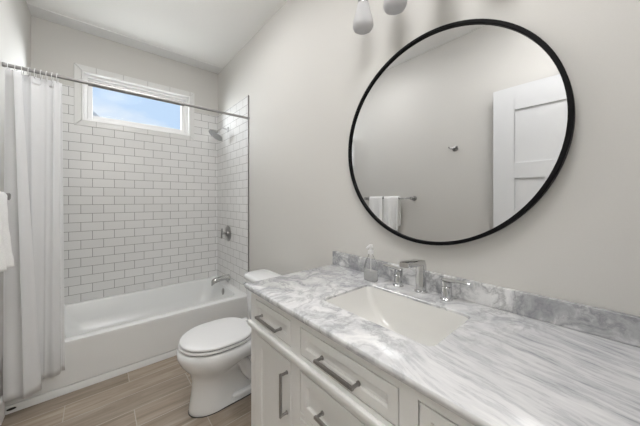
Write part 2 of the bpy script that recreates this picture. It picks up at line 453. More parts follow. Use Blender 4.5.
# window_1: white liner, vinyl frame, sash and pane
bm = bmesh.new()
def tube_frame(bm, x0, x1, z0, z1, w, y0, y1):
    box(bm, (x0, y0, z0), (x0 + w, y1, z1)); box(bm, (x1 - w, y0, z0), (x1, y1, z1))
    box(bm, (x0 + w, y0, z0), (x1 - w, y1, z0 + w)); box(bm, (x0 + w, y0, z1 - w), (x1 - w, y1, z1))
tube_frame(bm, WX0, WX1, WZ0, WZ1, 0.010, -0.019, 0.14)
win = struct('window_1', bm, M['vinyl'], bevel=0.0015)
bm = bmesh.new(); tube_frame(bm, WX0 + 0.010, WX1 - 0.010, WZ0 + 0.010, WZ1 - 0.010, 0.026, 0.030, 0.110)
link('window_frame', bm, M['vinyl'], win, bevel=0.002)
bm = bmesh.new(); tube_frame(bm, WX0 + 0.036, WX1 - 0.036, WZ0 + 0.036, WZ1 - 0.036, 0.036, 0.052, 0.088)
link('window_sash', bm, M['vinyl'], win, bevel=0.003)
link('glass_pane', B(((WX0 + 0.070, 0.068, WZ0 + 0.070), (WX1 - 0.070, 0.072, WZ1 - 0.070))), M['glass'], win)

# door_1: white leaf folded back against the left wall
def door():
    x0, x1 = -1.478, -1.440                    # leaf thickness
    y0, y1 = -3.255, -2.492
    z0, z1 = 0.012, 2.145
    bm = bmesh.new()
    bx = lambda a, b_, c, d, xa=x0, xb=x1: box(bm, (xa, a, c), (xb, b_, d))
    s = 0.145
    bx(y1 - s, y1, z0, z1); bx(y0, y0 + s, z0, z1)
    bx(y0 + s, y1 - s, 1.960, z1); bx(y0 + s, y1 - s, 1.420, 1.545); bx(y0 + s, y1 - s, z0, 0.24)
    ym = (y0 + y1) / 2
    bx(ym - 0.055, ym + 0.055, 0.24, 1.420)
    bx(y0 + s, y1 - s, 0.24, 1.96, x0 + 0.012, x1 - 0.010)
    d = struct('door_1', bm, M['door'], bevel=0.0025)
    bm = bmesh.new()
    lathe(bm, (x1, y1 - 0.065, 0.96), (1, 0, 0), [(0, 0.026), (0.006, 0.026), (0.008, 0.012), (0.035, 0.012)], 24)
    tube(bm, [(x1 + 0.035, y1 - 0.060, 0.96), (x1 + 0.040, y1 - 0.10, 0.96), (x1 + 0.038, y1 - 0.17, 0.96)], 0.008)
    link('door_handle', bm, M['nickel'], d, smooth=40)
    bm = bmesh.new()
    for z in (0.25, 1.05, 1.9): box(bm, (x0 - 0.040, y0 - 0.004, z), (x0 + 0.002, y0 + 0.004, z + 0.09))
    link('door_hinge', bm, M['nickel'], d)
door()
# ------------------------------------------------------------------ outside: lawn and the roof of a neighbouring house
struct('ground_outside', B(((-30, 0.6, -0.6), (30, 60, -0.5))), M['grass'])
nh = thing('neighbour_house', (-3.5, 10, -0.5), 'pale gabled house roof seen through the bathroom window', 'house')
def prism(bm, prof, y0, y1):
    loft(bm, [[Vector((x, y, z)) for x, z in prof] for y in (y0, y1)])
bm = bmesh.new()
box(bm, (-6.6, 9.3, -0.5), (-1.2, 16, 3.9))
prism(bm, [(-6.6, 3.9), (-1.2, 3.9), (-3.9, 6.6)], 9.3, 16)
link('house_wall', bm, M['siding'], nh)
bm = bmesh.new()
prism(bm, [(-3.9, 7.08), (-7.2, 3.78), (-7.2, 3.60), (-3.9, 6.90), (-0.6, 3.60), (-0.6, 3.78)], 9.0, 16.3)
link('house_roof', bm, M['roof'], nh)
bm = bmesh.new()
box(bm, (-1.2, 10.6, -0.5), (6.5, 15.5, 3.6))
link('garage_wall', bm, M['siding'], nh)
bm = bmesh.new()
prism(bm, [(0.9, 3.60), (6.8, 3.60), (6.8, 4.9), (4.2, 4.9), ], 10.4, 15.6)
link('garage_roof', bm, M['roof'], nh)

# ------------------------------------------------------------------ bathtub
tub = thing('bathtub', (-0.762, -0.43, 0), 'white alcove bathtub with a smooth apron in front of the tiled wall', 'bathtub')
bm = bmesh.new()
X0, X1, YB = LX + 0.002, -0.002, -0.002
R_ = [rr(X0, X1, yf, YB, 0.002, z) for yf, z in ((-0.854, 0.001), (-0.854, 0.043), (-0.8525, 0.046), (-0.842, 0.0465), (-0.842, 0.053), (-0.852, 0.054), (-0.852, 0.310), (-0.852, 0.326), (-0.850, 0.332), (-0.844, 0.335))]
inner = [(-1.430, -0.078, -0.780, -0.050, 0.09, 0.335), (-1.424, -0.084, -0.774, -0.056, 0.09, 0.333), (-1.418, -0.088, -0.768, -0.060, 0.09, 0.325),
         (-1.340, -0.110, -0.750, -0.080, 0.11, 0.18), (-1.30, -0.125, -0.735, -0.095, 0.12, 0.12), (-1.26, -0.16, -0.70, -0.13, 0.12, 0.085), (-1.18, -0.24, -0.62, -0.21, 0.12, 0.075)]
for x0, x1, y0, y1, r, z in inner: R_.append(rr(x0, x1, y0, y1, r, z))
loft(bm, R_)
sh = link('tub_shell', bm, M['acrylic'], tub, smooth=35)
bm = bmesh.new(); lathe(bm, (-0.089, -0.425, 0.275), (-1, 0, 0.12), [(0, 0.036), (0.006, 0.036), (0.010, 0.030), (0.011, 0.004)], 28)
link('overflow_plate', bm, M['nickel'], tub, smooth=40)
bm = bmesh.new(); lathe(bm, (-0.32, -0.42, 0.074), (0, 0, 1), [(0, 0.032), (0.004, 0.030), (0.006, 0.012)], 24)
link('tub_drain', bm, M['chrome'], tub, smooth=40)
bm = bmesh.new(); loft(bm, [ring((-1.488, -0.8545, 0.026), (0, -1, 0), 0.020, 14, 0.007), ring((-1.488, -0.860, 0.026), (0, -1, 0), 0.018, 14, 0.005)])
link('skirt_spot', bm, M['near_black'], tub, smooth=40)  # small dark oval spot near the left end of the skirt

# shower fittings
sp = thing('tub_spout', (0, -0.375, 0.40), 'chrome tub spout sticking out of the tiled end wall above the tub rim', 'tap')
bm = bmesh.new()
lathe(bm, (-0.0102, -0.375, 0.402), (-1, 0, 0), [(0, 0.034), (0.006, 0.034), (0.010, 0.026)], 28)
link('escutcheon', bm, M['satin'], sp, smooth=40)
bm = bmesh.new()
def oval(x, z, w, h, n=20): return [Vector((x, -0.375 + w * math.cos(2 * PI * k / n), z + h * math.sin(2 * PI * k / n))) for k in range(n)]
loft(bm, [oval(-0.0185, 0.404, 0.028, 0.028), oval(-0.07, 0.403, 0.028, 0.027), oval(-0.13, 0.398, 0.028, 0.027), oval(-0.160, 0.392, 0.028, 0.028), oval(-0.185, 0.380, 0.027, 0.030), oval(-0.194, 0.368, 0.022, 0.026), oval(-0.196, 0.360, 0.016, 0.018)])
link('spout_body', bm, M['satin'], sp, smooth=40)

va = thing('shower_valve', (0, -0.347, 0.872), 'round chrome shower valve with a lever handle on the tiled end wall', 'shower valve')
bm = bmesh.new(); lathe(bm, (-0.0102, -0.347, 0.880), (-1, 0, 0), [(0, 0.088), (0.003, 0.088), (0.008, 0.080), (0.010, 0.034), (0.020, 0.030)], 40)
link('valve_plate', bm, M['nickel'], va, smooth=30)
bm = bmesh.new(); tube(bm, [(-0.028, -0.347, 0.885), (-0.082, -0.347, 0.885)], 0.013, 20)
link('valve_stem', bm, M['satin'], va, smooth=40)
bm = bmesh.new(); tube(bm, [(-0.078, -0.347, 0.940), (-0.078, -0.347, 0.938), (-0.080, -0.347, 0.885), (-0.084, -0.347, 0.832), (-0.084, -0.347, 0.830)], [0.004, 0.008, 0.010, 0.009, 0.004], 16)
link('valve_handle', bm, M['nickel'], va, smooth=40)

sd = thing('wall_shower', (0, -0.347, 2.03), 'round chrome shower head on a short arm beside the window', 'shower head')
bm = bmesh.new(); lathe(bm, (-0.0102, -0.347, 2.03), (-1, 0, 0), [(0, 0.030), (0.004, 0.029), (0.012, 0.014)], 28)
link('wall_flange', bm, M['nickel'], sd, smooth=40)
bm = bmesh.new(); tube(bm, [(-0.02, -0.347, 2.03), (-0.06, -0.347, 2.036), (-0.085, -0.347, 2.030), (-0.102, -0.347, 2.008)], 0.0085, 16)
link('shower_arm', bm, M['chrome'], sd, smooth=40)
bm = bmesh.new()
ax = Vector((-0.574, 0, -0.819)); c0 = Vector((-0.146, -0.347, 1.942)) - ax * 0.055
lathe(bm, c0, ax, [(-0.010, 0.012), (0.0, 0.017), (0.012, 0.017), (0.020, 0.026), (0.034, 0.062), (0.044, 0.080), (0.056, 0.083)], 36)
hd = link('shower_head', bm, M['satin'], sd, smooth=35)
bm = bmesh.new(); lathe(bm, c0 + ax * 0.0562, ax, [(0, 0.078), (0.002, 0.077)], 36)
link('spray_face', bm, plain('grey_spray_face', (0.35, 0.35, 0.355), 0.45, nscale=220, namp=0.35), sd, smooth=30)

# curtain rod
cr_ = thing('curtain_rod', (LX, -0.848, 2.036), 'thin steel shower curtain rod running wall to wall over the tub', 'curtain rod')
bm = bmesh.new(); tube(bm, [(LX + 0.001, -0.848, 2.036), (-0.0015, -0.848, 2.036)], 0.0105, 18)
link('rod_tube', bm, M['rod'], cr_, smooth=40)
bm = bmesh.new(); tube(bm, [(-1.154, -0.848, 2.036), (-0.568, -0.848, 2.036)], 0.0170, 18)
link('rod_sleeve', bm, M['rod'], cr_, smooth=40)
for xx, sgn in ((LX, 1), (0, -1)):
    bm = bmesh.new(); lathe(bm, (xx + sgn * 0.0008, -0.848 , 2.036), (sgn, 0, 0), [(0.0, 0.0135), (0.010, 0.0135), (0.014, 0.0115)], 22)
    link('rod_end', bm, M['rod'], cr_, smooth=40)

# shower curtain and liner
def drape(name, mat, topx, botx, ztop, zbot, yc_t, yc_b, amp_t, amp_b, waves, phase, parent, thick=0.0012, nx=150, nz=44, sharp=1.0):
    bm = bmesh.new()
    g = []
    for j in range(nz + 1):
        v = j / nz
        row = []
        for i in range(nx + 1):
            u = i / nx
            x = (topx[0] + (topx[1] - topx[0]) * u) * (1 - v) + (botx[0] + (botx[1] - botx[0]) * u) * v
            z = ztop + (zbot - ztop) * v
            a = amp_t + (amp_b - amp_t) * v ** 0.7
            ph = waves * 2 * PI * (u + 0.035 * math.sin(7 * u + 2.1 * v)) + phase
            w = math.sin(ph) * 0.75 + 0.25 * math.sin(2 * ph + 1.0) + 0.10 * math.sin(3.3 * ph + 3 * v)
            yc = yc_t + (yc_b - yc_t) * v
            y = yc + a * w + 0.004 * noise.noise(Vector((x * 18, z * 2.5, waves)))
            x += 0.25 * a * math.sin(2 * ph)
            x = max(x, LX + 0.0155)
            z += 0.0015 * math.sin(ph)
            row.append(bm.verts.new((x, y, z)))
        g.append(row)
    for j in range(nz):
        for i in range(nx):
            bm.faces.new((g[j][i], g[j][i + 1], g[j + 1][i + 1], g[j + 1][i]))
    return link(name, bm, mat, parent, smooth=180, solid=thick)
sc_ = thing('shower_curtain', (-1.46, -0.90, 0.11), 'white fabric shower curtain gathered at the left wall and hanging outside the tub', 'shower curtain')
drape('curtain_panel', M['curtain'], (-1.515, -1.452), (-1.515, -1.365), 2.004, 0.112, -0.881, -0.932, 0.018, 0.022, 0.95, 1.1, sc_)
bm = bmesh.new()
li = thing('shower_liner', (-1.36, -0.87, 0.15), 'sheer white shower liner hanging right of the fabric curtain, folds pressed together', 'shower curtain')
drape('liner_panel', M['liner'], (-1.446, -1.292), (-1.440, -1.285), 2.000, 0.155, -0.848, -0.884, 0.012, 0.008, 1.7, 2.0, li)
drape('liner_header', M['curtain'], (-1.446, -1.292), (-1.445, -1.293), 2.002, 1.958, -0.8465, -0.8465, 0.013, 0.013, 1.7, 2.0, li, nz=4)
drape('liner_edge', M['curtain'], (-1.290, -1.280), (-1.283, -1.264), 2.000, 0.165, -0.838, -0.870, 0.004, 0.004, 0.6, 0.0, li, nx=20)
def hook(x, parent):
    bm = bmesh.new()
    pts = [Vector((x + 0.002 * math.sin(a), -0.848 + 0.0165 * math.sin(a), 2.026 + (0.026 if math.cos(a) > 0 else 0.034) * math.cos(a))) for a in [2 * PI * k / 20 for k in range(20)]]
    tube(bm, pts + [pts[0]], 0.0020, 8)
    link('curtain_ring', bm, M['plastic'], parent, smooth=60)
for x in (-1.500, -1.472, -1.446): hook(x, sc_)
for x in (-1.420, -1.395, -1.370, -1.346, -1.322, -1.300): hook(x, li)

# ------------------------------------------------------------------ toilet
TC = -1.540                                                   # centre line (world y)
to = thing('toilet', (-0.42, TC, 0), 'white elongated two-piece toilet with closed lid beside the vanity', 'toilet')
def egg(tip, back, hw, z, n=40, p=2.25, hwb=None, cx=None):
    """closed outline: tip at -x, rounded; straight-ish back at +x"""
    cx = cx if cx is not None else tip + (back - tip) * 0.52
    pts = []
    for k in range(n):
        a = 2 * PI * k / n
        c, s = math.cos(a), math.sin(a)
        if c < 0: x = cx + (cx - tip) * -abs(c) ** (2 / 2.05)
        else: x = cx + (back - cx) * abs(c) ** (2 / 3.2)
        w = hw * (abs(s) ** (2 / (2.05 if c < 0 else 2.6)))
        if c > 0 and hwb is not None:
            q = (x - cx) / (back - cx); q = q * q * (3 - 2 * q)
            w = w * (1 - q) + (hwb if abs(s) > .35 else hwb * abs(s) / .35) * q if False else w * (1 + (hwb / hw - 1) * q)
        pts.append(Vector((x, TC + w * (1 if s >= 0 else -1), z)))
    return pts
bm = bmesh.new()
loft(bm, [egg(-0.700, -0.14, 0.092, 0.001, cx=-0.56), egg(-0.702, -0.14, 0.094, 0.008, cx=-0.56), egg(-0.700, -0.14, 0.092, 0.03, cx=-0.56),
          egg(-0.686, -0.14, 0.092, 0.12, cx=-0.55), egg(-0.684, -0.14, 0.098, 0.19, cx=-0.55),
          egg(-0.696, -0.15, 0.126, 0.235, cx=-0.54), egg(-0.722, -0.18, 0.152, 0.268, cx=-0.53), egg(-0.748, -0.22, 0.172, 0.305, cx=-0.53),
          egg(-0.762, -0.26, 0.184, 0.340, cx=-0.53), egg(-0.762, -0.29, 0.184, 0.370, cx=-0.53), egg(-0.752, -0.30, 0.175, 0.381, cx=-0.53), egg(-0.735, -0.305, 0.16, 0.384, cx=-0.53)])
# carve the recess beside the trapway
for v in bm.verts:
    x, y, z = v.co
    if x > -0.455 and z < 0.30:
        q = min(1, (x + 0.455) / 0.02); q = q * q * (3 - 2 * q)
        r = 1 if z > 0.03 else z / 0.03
        r *= 1 if z < 0.24 else max(0, (0.30 - z) / 0.06)
        v.co.y = TC + (y - TC) * (1 - 0.42 * q * r)
link('toilet_bowl', bm, M['porcelain'], to, smooth=50)
for sg in (-1, 1):
    bm = bmesh.new()
    tube(bm, [(-0.440, TC + sg * 0.060, 0.265), (-0.40, TC + sg * 0.060, 0.225), (-0.375, TC + sg * 0.062, 0.165), (-0.345, TC + sg * 0.062, 0.120), (-0.30, TC + sg * 0.060, 0.105), (-0.26, TC + sg * 0.078, 0.135), (-0.24, TC + sg * 0.072, 0.20), (-0.215, TC + sg * 0.060, 0.26)],
         [0.030, 0.036, 0.038, 0.038, 0.038, 0.036, 0.034, 0.03], 18)
    link('trapway', bm, M['porcelain'], to, smooth=60)
    bm = bmesh.new(); box(bm, (-0.47, TC + sg * 0.066 - 0.020, 0.001), (-0.15, TC + sg * 0.066 + 0.020, 0.040))
    link('foot_flange', bm, M['porcelain'], to, bevel=0.012, seg=3)
    bm = bmesh.new(); lathe(bm, (-0.335, TC + sg * 0.070, 0.038), (0, 0, 1), [(0, 0.016), (0.012, 0.015), (0.019, 0.009), (0.021, 0.003)], 20)
    link('bolt_cap', bm, M['porcelain'], to, smooth=60)
bm = bmesh.new(); loft(bm, [egg(-0.7035, -0.14, 0.096, 0.0003, cx=-0.56), egg(-0.7035, -0.14, 0.096, 0.0030, cx=-0.56)])
link('floor_gasket', bm, M['near_black'], to)
def seat_pts(tip, back, hw, z): return egg(tip, back, hw, z, n=56, cx=-0.545)
bm = bmesh.new(); loft(bm, [seat_pts(-0.740, -0.335, 0.168, 0.384), seat_pts(-0.740, -0.335, 0.168, 0.3915)])
link('seat_gap_shade', bm, M['near_black'], to)  # dark sheet painting the shade in the gap under the seat
bm = bmesh.new(); loft(bm, [seat_pts(-0.746, -0.330, 0.175, 0.391), seat_pts(-0.753, -0.328, 0.181, 0.394), seat_pts(-0.753, -0.328, 0.181, 0.402), seat_pts(-0.748, -0.330, 0.177, 0.405)])
link('toilet_seat', bm, M['plastic'], to, smooth=40)
bm = bmesh.new(); loft(bm, [seat_pts(-0.738, -0.335, 0.168, 0.4045), seat_pts(-0.738, -0.335, 0.168, 0.4105)])
link('lid_gap_shade', bm, M['near_black'], to)  # dark sheet drawing the shaded slit between seat and lid
bm = bmesh.new(); loft(bm, [seat_pts(-0.742, -0.338, 0.174, 0.4105), seat_pts(-0.748, -0.336, 0.179, 0.4135), seat_pts(-0.748, -0.336, 0.179, 0.420), seat_pts(-0.744, -0.338, 0.176, 0.424),
                            seat_pts(-0.725, -0.350, 0.160, 0.427), seat_pts(-0.66, -0.40, 0.10, 0.4285), seat_pts(-0.60, -0.48, 0.03, 0.429)])
link('toilet_lid', bm, M['plastic'], to, smooth=50)
for sg in (-1, 1):
    bm = bmesh.new(); box(bm, (-0.345, TC + sg * 0.078 - 0.022, 0.386), (-0.300, TC + sg * 0.078 + 0.022, 0.416))
    link('seat_hinge', bm, M['plastic'], to, bevel=0.006, seg=3)
bm = bmesh.new()
TK = -1.562
def tankr(x0, x1, hw, z, r=0.05): 
    pts = rr(x0, x1, TK - hw, TK + hw, r, z, 8)
    for p in pts:   # bowed front
        q = 1 - ((p.y - TK) / hw) ** 2
        if p.x < (x0 + x1) / 2: p.x -= 0.022 * q
    return pts
loft(bm, [tankr(-0.250, -0.115, 0.170, 0.372), tankr(-0.262, -0.110, 0.195, 0.40), tankr(-0.270, -0.108, 0.198, 0.50), tankr(-0.276, -0.106, 0.204, 0.672)])
tk = link('tank', bm, M['porcelain'], to, smooth=50)
bm = bmesh.new()
loft(bm, [tankr(-0.280, -0.100, 0.212, 0.672), tankr(-0.286, -0.096, 0.218, 0.678), tankr(-0.286, -0.096, 0.218, 0.698), tankr(-0.280, -0.101, 0.212, 0.708), tankr(-0.262, -0.116, 0.20, 0.711, 0.045)])
link('tank_lid', bm, M['porcelain'], to, smooth=50)
bm = bmesh.new(); box(bm, (-0.30, TC - 0.13, 0.25), (-0.13, TC + 0.13, 0.374))
link('tank_shelf', bm, M['porcelain'], to, bevel=0.03, seg=4)
bm = bmesh.new(); lathe(bm, (-0.282, TC + 0.150, 0.635), (-1, 0, 0), [(0, 0.014), (0.010, 0.014)], 18); tube(bm, [(-0.296, TC + 0.155, 0.635), (-0.300, TC + 0.10, 0.630)], [0.007, 0.005], 12)
link('flush_lever', bm, M['chrome'], to, smooth=40)

# ------------------------------------------------------------------ vanity
VF = -0.565
V0, V1 = -3.225, -2.065
vc = thing('vanity_cabinet', (-0.28, -2.645, 0), 'pale grey shaker vanity cabinet with bar pulls under the marble counter', 'cabinet')
bm = bmesh.new()
box(bm, (-0.545, V0, 0.09), (-0.002, V0 + 0.018, 0.829)); box(bm, (-0.545, V1 - 0.018, 0.001), (-0.002, V1, 0.829))
box(bm, (-0.545, V0, 0.001), (-0.002, V0 + 0.018, 0.09))
box(bm, (-0.545, V0 + 0.018, 0.09), (-0.002, V1 - 0.018, 0.105)); box(bm, (-0.012, V0 + 0.018, 0.105), (-0.002, V1 - 0.018, 0.829))
for y in (-2.8665, -2.4205): box(bm, (-0.545, y - 0.009, 0.105), (-0.012, y + 0.009, 0.69))
box(bm, (-0.49, V0 + 0.018, 0.001), (-0.475, V1 - 0.018, 0.09))
link('cabinet_body', bm, M['cabinet'], vc, bevel=0.001)
link('gap_shade_sheet', B(((-0.5455, V0 + 0.02, 0.11), (-0.5425, V1 - 0.02, 0.825))), M['gap'], vc)  # near-black sheet that puts shade into the gaps round doors and drawers
# face frame
ZM0, ZM1 = 0.671, 0.693
bm = bmesh.new()
def fb(y0, y1, z0, z1, x=VF): box(bm, (x, y0, z0), (-0.5458, y1, z1))
for y0, y1 in ((-2.110, V1), (-2.447, -2.393), (-2.897 + 0.009, -2.841), (V0, -3.180)):
    fb(y0, y1, 0.001 if y0 in (-2.110, V0) else 0.09, 0.829)
secs = [(-2.393, -2.110), (-2.841, -2.447), (-3.180, -2.888)]
for y0, y1 in secs:
    fb(y0, y1, 0.806, 0.829); fb(y0, y1, 0.653, 0.708); fb(y0, y1, 0.09, 0.125)
fb(-2.841, -2.447, 0.488, 0.505); fb(-2.841, -2.447, 0.300, 0.317)
link('face_frame', bm, M['cabinet'], vc, bevel=0.0012)
# rounded moulding along the front and the visible end
bm = bmesh.new()
prof = [(0.0, ZM0), (0.009, ZM0), (0.0115, ZM0 + 0.002), (0.0125, ZM0 + 0.006), (0.0125, ZM0 + 0.016), (0.0115, ZM0 + 0.020), (0.009, ZM1), (0.0, ZM1)]
def sweep_front(prof, x, ya, yb, ret):
    """profile (out, z) carried along the front, mitred round the +y end for ret metres"""
    rings = [[Vector((x - o, ya, z)) for o, z in prof], [Vector((x - o, yb + o, z)) for o, z in prof], [Vector((x + ret, yb + o, z)) for o, z in prof]]
    loft(bm, rings)
sweep_front(prof, VF - 0.0002, V0, V1 + 0.0002, 0.02)
link('moulding_rail', bm, M['cabinet'], vc, smooth=35)
def shaker(name, y0, y1, z0, z1, rail=0.034):
    """recessed-panel front whose face is flush with the face frame"""
    g = 0.0032
    y0 += g; y1 -= g; z0 += g; z1 -= g
    xf, xb, xp = VF - 0.001, -0.5459, VF + 0.008
    bm = bmesh.new()
    def rg(i, x): return [Vector((x, y0 + i, z0 + i)), Vector((x, y1 - i, z0 + i)), Vector((x, y1 - i, z1 - i)), Vector((x, y0 + i, z1 - i))]
    loft(bm, [rg(0, xb), rg(0, xf + 0.0015), rg(0.0015, xf), rg(rail, xf), rg(rail + 0.003, xf + 0.003), rg(rail + 0.0035, xp - 0.002), rg(rail + 0.010, xp)])
    return link(name, bm, M['cabinet'], vc)
def pull(parent, y, z, length, vertical=False):
    h = length / 2
    bm = bmesh.new()
    x0, x1 = VF - 0.001, VF - 0.030
    ends = [(y, z - h), (y, z + h)] if vertical else [(y - h, z), (y + h, z)]
    s = 0.0042
    if vertical: box(bm, (x1 - s, y - s, z - h), (x1 + s, y + s, z + h))
    else: box(bm, (x1 - s, y - h, z - s), (x1 + s, y + h, z + s))
    for k, (a, b_) in enumerate(ends):
        d = (0.005 if k == 0 else -0.005)
        pa = (a, b_ + d) if vertical else (a + d, b_)
        tube(bm, [(x0, pa[0], pa[1]), (x1, pa[0], pa[1])], 0.0050, 14)
        lathe(bm, (x0, pa[0], pa[1]), (-1, 0, 0), [(0, 0.007), (0.003, 0.007)], 16)
    link('handle', bm, M['nickel'], parent, smooth=35)
ZT0, ZT1 = 0.708, 0.806
for k, (y0, y1) in enumerate(secs):
    d = shaker('drawer', y0, y1, ZT0, ZT1, 0.026 if k != 1 else 0.028)
    pull(d, (y0 + y1) / 2 + (0.002), 0.752, 0.160)
for k, (y0, y1) in ((0, secs[0]), (2, secs[2])):
    d = shaker('door', y0, y1, 0.125, 0.653, 0.045)
    pull(d, y0 + 0.026 if k == 0 else y1 - 0.026, 0.530, 0.160, True)
for z0, z1 in ((0.505, 0.653), (0.317, 0.488), (0.125, 0.300)):
    d = shaker('drawer', -2.841, -2.447, z0, z1, 0.034)
    pull(d, -2.644, (z0 + z1) / 2, 0.160)

# marble counter with undermount cut-out
ct = thing('marble_countertop', (-0.29, -2.65, 0.83), 'white marble counter slab with grey veins on the vanity', 'countertop')
CX0, CX1, CY0, CY1 = -0.586, -0.0005, -3.272, -2.034
SX0, SX1, SY0, SY1 = -0.436, -0.150, -2.856, -2.416
bm = bmesh.new()
edge = [(0.014, 0.8302), (0.012, 0.834), (0.007, 0.8375), (0.003, 0.840), (0.0015, 0.843), (0.0, 0.849), (0.0005, 0.854), (0.003, 0.858), (0.007, 0.860)]
rings = [rr(SX0, SX1, SY0, SY1, 0.022, 0.8302)]
for i, z in edge:
    rings.append(rr(CX0 + i, CX1, CY0, CY1 - i, 0.004, z))
rings.append(rr(SX0 - 0.002, SX1 + 0.002, SY0 - 0.002, SY1 + 0.002, 0.024, 0.860))
rings.append(rr(SX0, SX1, SY0, SY1, 0.022, 0.858))
rings.append(rr(SX0, SX1, SY0, SY1, 0.022, 0.8302))
loft(bm, rings, False, False)
link('counter_slab', bm, M['marble'], ct, smooth=30)
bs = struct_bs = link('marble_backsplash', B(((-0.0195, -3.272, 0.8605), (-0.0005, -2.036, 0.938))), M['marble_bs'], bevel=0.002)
tag(bs, 'low grey veined marble upstand along the wall behind the faucet', 'backsplash')

# sink basin
sk = thing('sink', (-0.29, -2.636, 0.70), 'rectangular undermount white porcelain sink set into the marble counter', 'sink')
bm = bmesh.new()
e = 0.006
S = [(-0.018, 0.8298, 0.03), (-0.018, 0.822, 0.03)]
rings = [rr(SX0 + 0.0012, SX1 - 0.0012, SY0 + 0.0012, SY1 - 0.0012, 0.021, 0.8500),
         rr(SX0 + 0.0040, SX1 - 0.0040, SY0 + 0.0040, SY1 - 0.0040, 0.022, 0.8515), rr(SX0 + 0.006, SX1 - 0.005, SY0 + 0.006, SY1 - 0.007, 0.024, 0.846),
         rr(SX0 + 0.010, SX1 - 0.007, SY0 + 0.012, SY1 - 0.024, 0.030, 0.790), rr(SX0 + 0.018, SX1 - 0.009, SY0 + 0.022, SY1 - 0.060, 0.034, 0.745), rr(SX0 + 0.028, SX1 - 0.012, SY0 + 0.040, SY1 - 0.105, 0.036, 0.715),
         rr(SX0 + 0.055, SX1 - 0.018, SY0 + 0.080, SY1 - 0.145, 0.030, 0.7015), rr(-0.245, -0.180, -2.67, -2.60, 0.025, 0.699)]
loft(bm, rings, False, True)
link('basin', bm, M['basin'], sk, smooth=40, solid=0.002)
bm = bmesh.new(); lathe(bm, (-0.206, -2.632, 0.6995), (0, 0, 1), [(0, 0.030), (0.005, 0.029), (0.006, 0.022), (0.003, 0.020), (0.008, 0.016), (0.010, 0.006)], 28)
link('sink_drain', bm, M['nickel'], sk, smooth=40)
bm = bmesh.new(); loft(bm, [ring((-0.300, -2.4795, 0.795), (0, -1, 0.25), 0.005, 12, 0.012), ring((-0.300, -2.4805, 0.7953), (0, -1, 0.25), 0.004, 12, 0.010)])

# faucet: flat blade spout and two lever handles
fa = thing('faucet', (-0.06, -2.628, 0.86), 'polished chrome widespread faucet with flat blade spout behind the sink', 'faucet')
bm = bmesh.new()
FYc = -2.626
lathe(bm, (-0.058, FYc, 0.8603), (0, 0, 1), [(0, 0.027), (0.004, 0.027), (0.007, 0.022)], 28)
link('spout_base', bm, M['chrome'], fa, smooth=40)
bm = bmesh.new()
path = [(-0.058, 0.866, 0.018, 0.015), (-0.058, 0.900, 0.0185, 0.015), (-0.058, 0.950, 0.019, 0.014), (-0.059, 0.972, 0.0195, 0.0135), (-0.066, 0.985, 0.020, 0.013), (-0.085, 0.988, 0.020, 0.012), (-0.120, 0.990, 0.020, 0.0115), (-0.185, 0.994, 0.020, 0.011), (-0.192, 0.994, 0.019, 0.010)]
rings = []
for i, (x, z, hw, ht) in enumerate(path):
    a = Vector((path[max(i - 1, 0)][0], 0, path[max(i - 1, 0)][1])); c = Vector((path[min(i + 1, len(path) - 1)][0], 0, path[min(i + 1, len(path) - 1)][1]))
    d = (c - a).normalized(); nrm = Vector((-d.z, 0, d.x))
    o = Vector((x, FYc, z)); y = Vector((0, 1, 0))
    cr2 = min(ht, hw) * 0.35
    rg = []
    for sy, sn in ((1, 1), (-1, 1), (-1, -1), (1, -1)):
        cc = o + y * sy * (hw - cr2) + nrm * sn * (ht - cr2)
        base = {(1, 1): 0, (-1, 1): 1, (-1, -1): 2, (1, -1): 3}[(sy, sn)] * PI / 2
        for k in range(4):
            an = base + PI / 2 * k / 3
            rg.append(cc + y * cr2 * math.cos(an) + nrm * cr2 * math.sin(an))
    rings.append(rg)
loft(bm, rings)
link('spout', bm, M['chrome'], fa, smooth=40)
for yy, sg in ((-2.522, 1), (-2.736, -1)):
    bm = bmesh.new()
    lathe(bm, (-0.066, yy, 0.8603), (0, 0, 1), [(0, 0.023), (0.004, 0.023), (0.007, 0.0200), (0.050, 0.0190), (0.052, 0.0170), (0.054, 0.0190), (0.070, 0.0185), (0.072, 0.015)], 28)
    hb = link('handle_base', bm, M['chrome'], fa, smooth=35)
    bm = bmesh.new()
    rings = []
    for q, w, h_ in ((-0.018, 0.010, 0.0035), (-0.012, 0.0145, 0.004), (0.02, 0.014, 0.004), (0.080, 0.0085, 0.003), (0.086, 0.006, 0.002)):
        z = 0.936 + 0.004 * max(0, q) / 0.08
        rings.append([Vector((-0.066 + a * w, yy + sg * q, z + c * h_)) for a, c in ((1, .4), (.8, 1), (-.8, 1), (-1, .4), (-1, -.4), (-.8, -1), (.8, -1), (1, -.4))])
    loft(bm, rings)
    link('lever', bm, M['chrome'], fa, smooth=35)

# soap dispenser
so = thing('soap_dispenser', (-0.100, -2.392, 0.86), 'small clear soap bottle with white pump at the back corner of the sink', 'soap dispenser')
bm = bmesh.new()
def br_(hx, hy, r, z): return rr(-0.100 - hx, -0.100 + hx, -2.392 - hy, -2.392 + hy, r, z, 5)
loft(bm, [br_(0.017, 0.030, 0.010, 0.8603), br_(0.019, 0.033, 0.012, 0.865), br_(0.019, 0.033, 0.012, 0.925), br_(0.017, 0.028, 0.012, 0.950), br_(0.013, 0.016, 0.0115, 0.972), br_(0.011, 0.011, 0.0105, 0.982), br_(0.011, 0.011, 0.0105, 0.992)])
link('bottle', bm, M['bottle'], so, smooth=50)
bm = bmesh.new()
loft(bm, [br_(0.0155, 0.0285, 0.009, 0.863), br_(0.0172, 0.0310, 0.011, 0.867), br_(0.0172, 0.0310, 0.011, 0.908)])
link('liquid_soap', bm, M['soap'], so, smooth=50)
bm = bmesh.new()
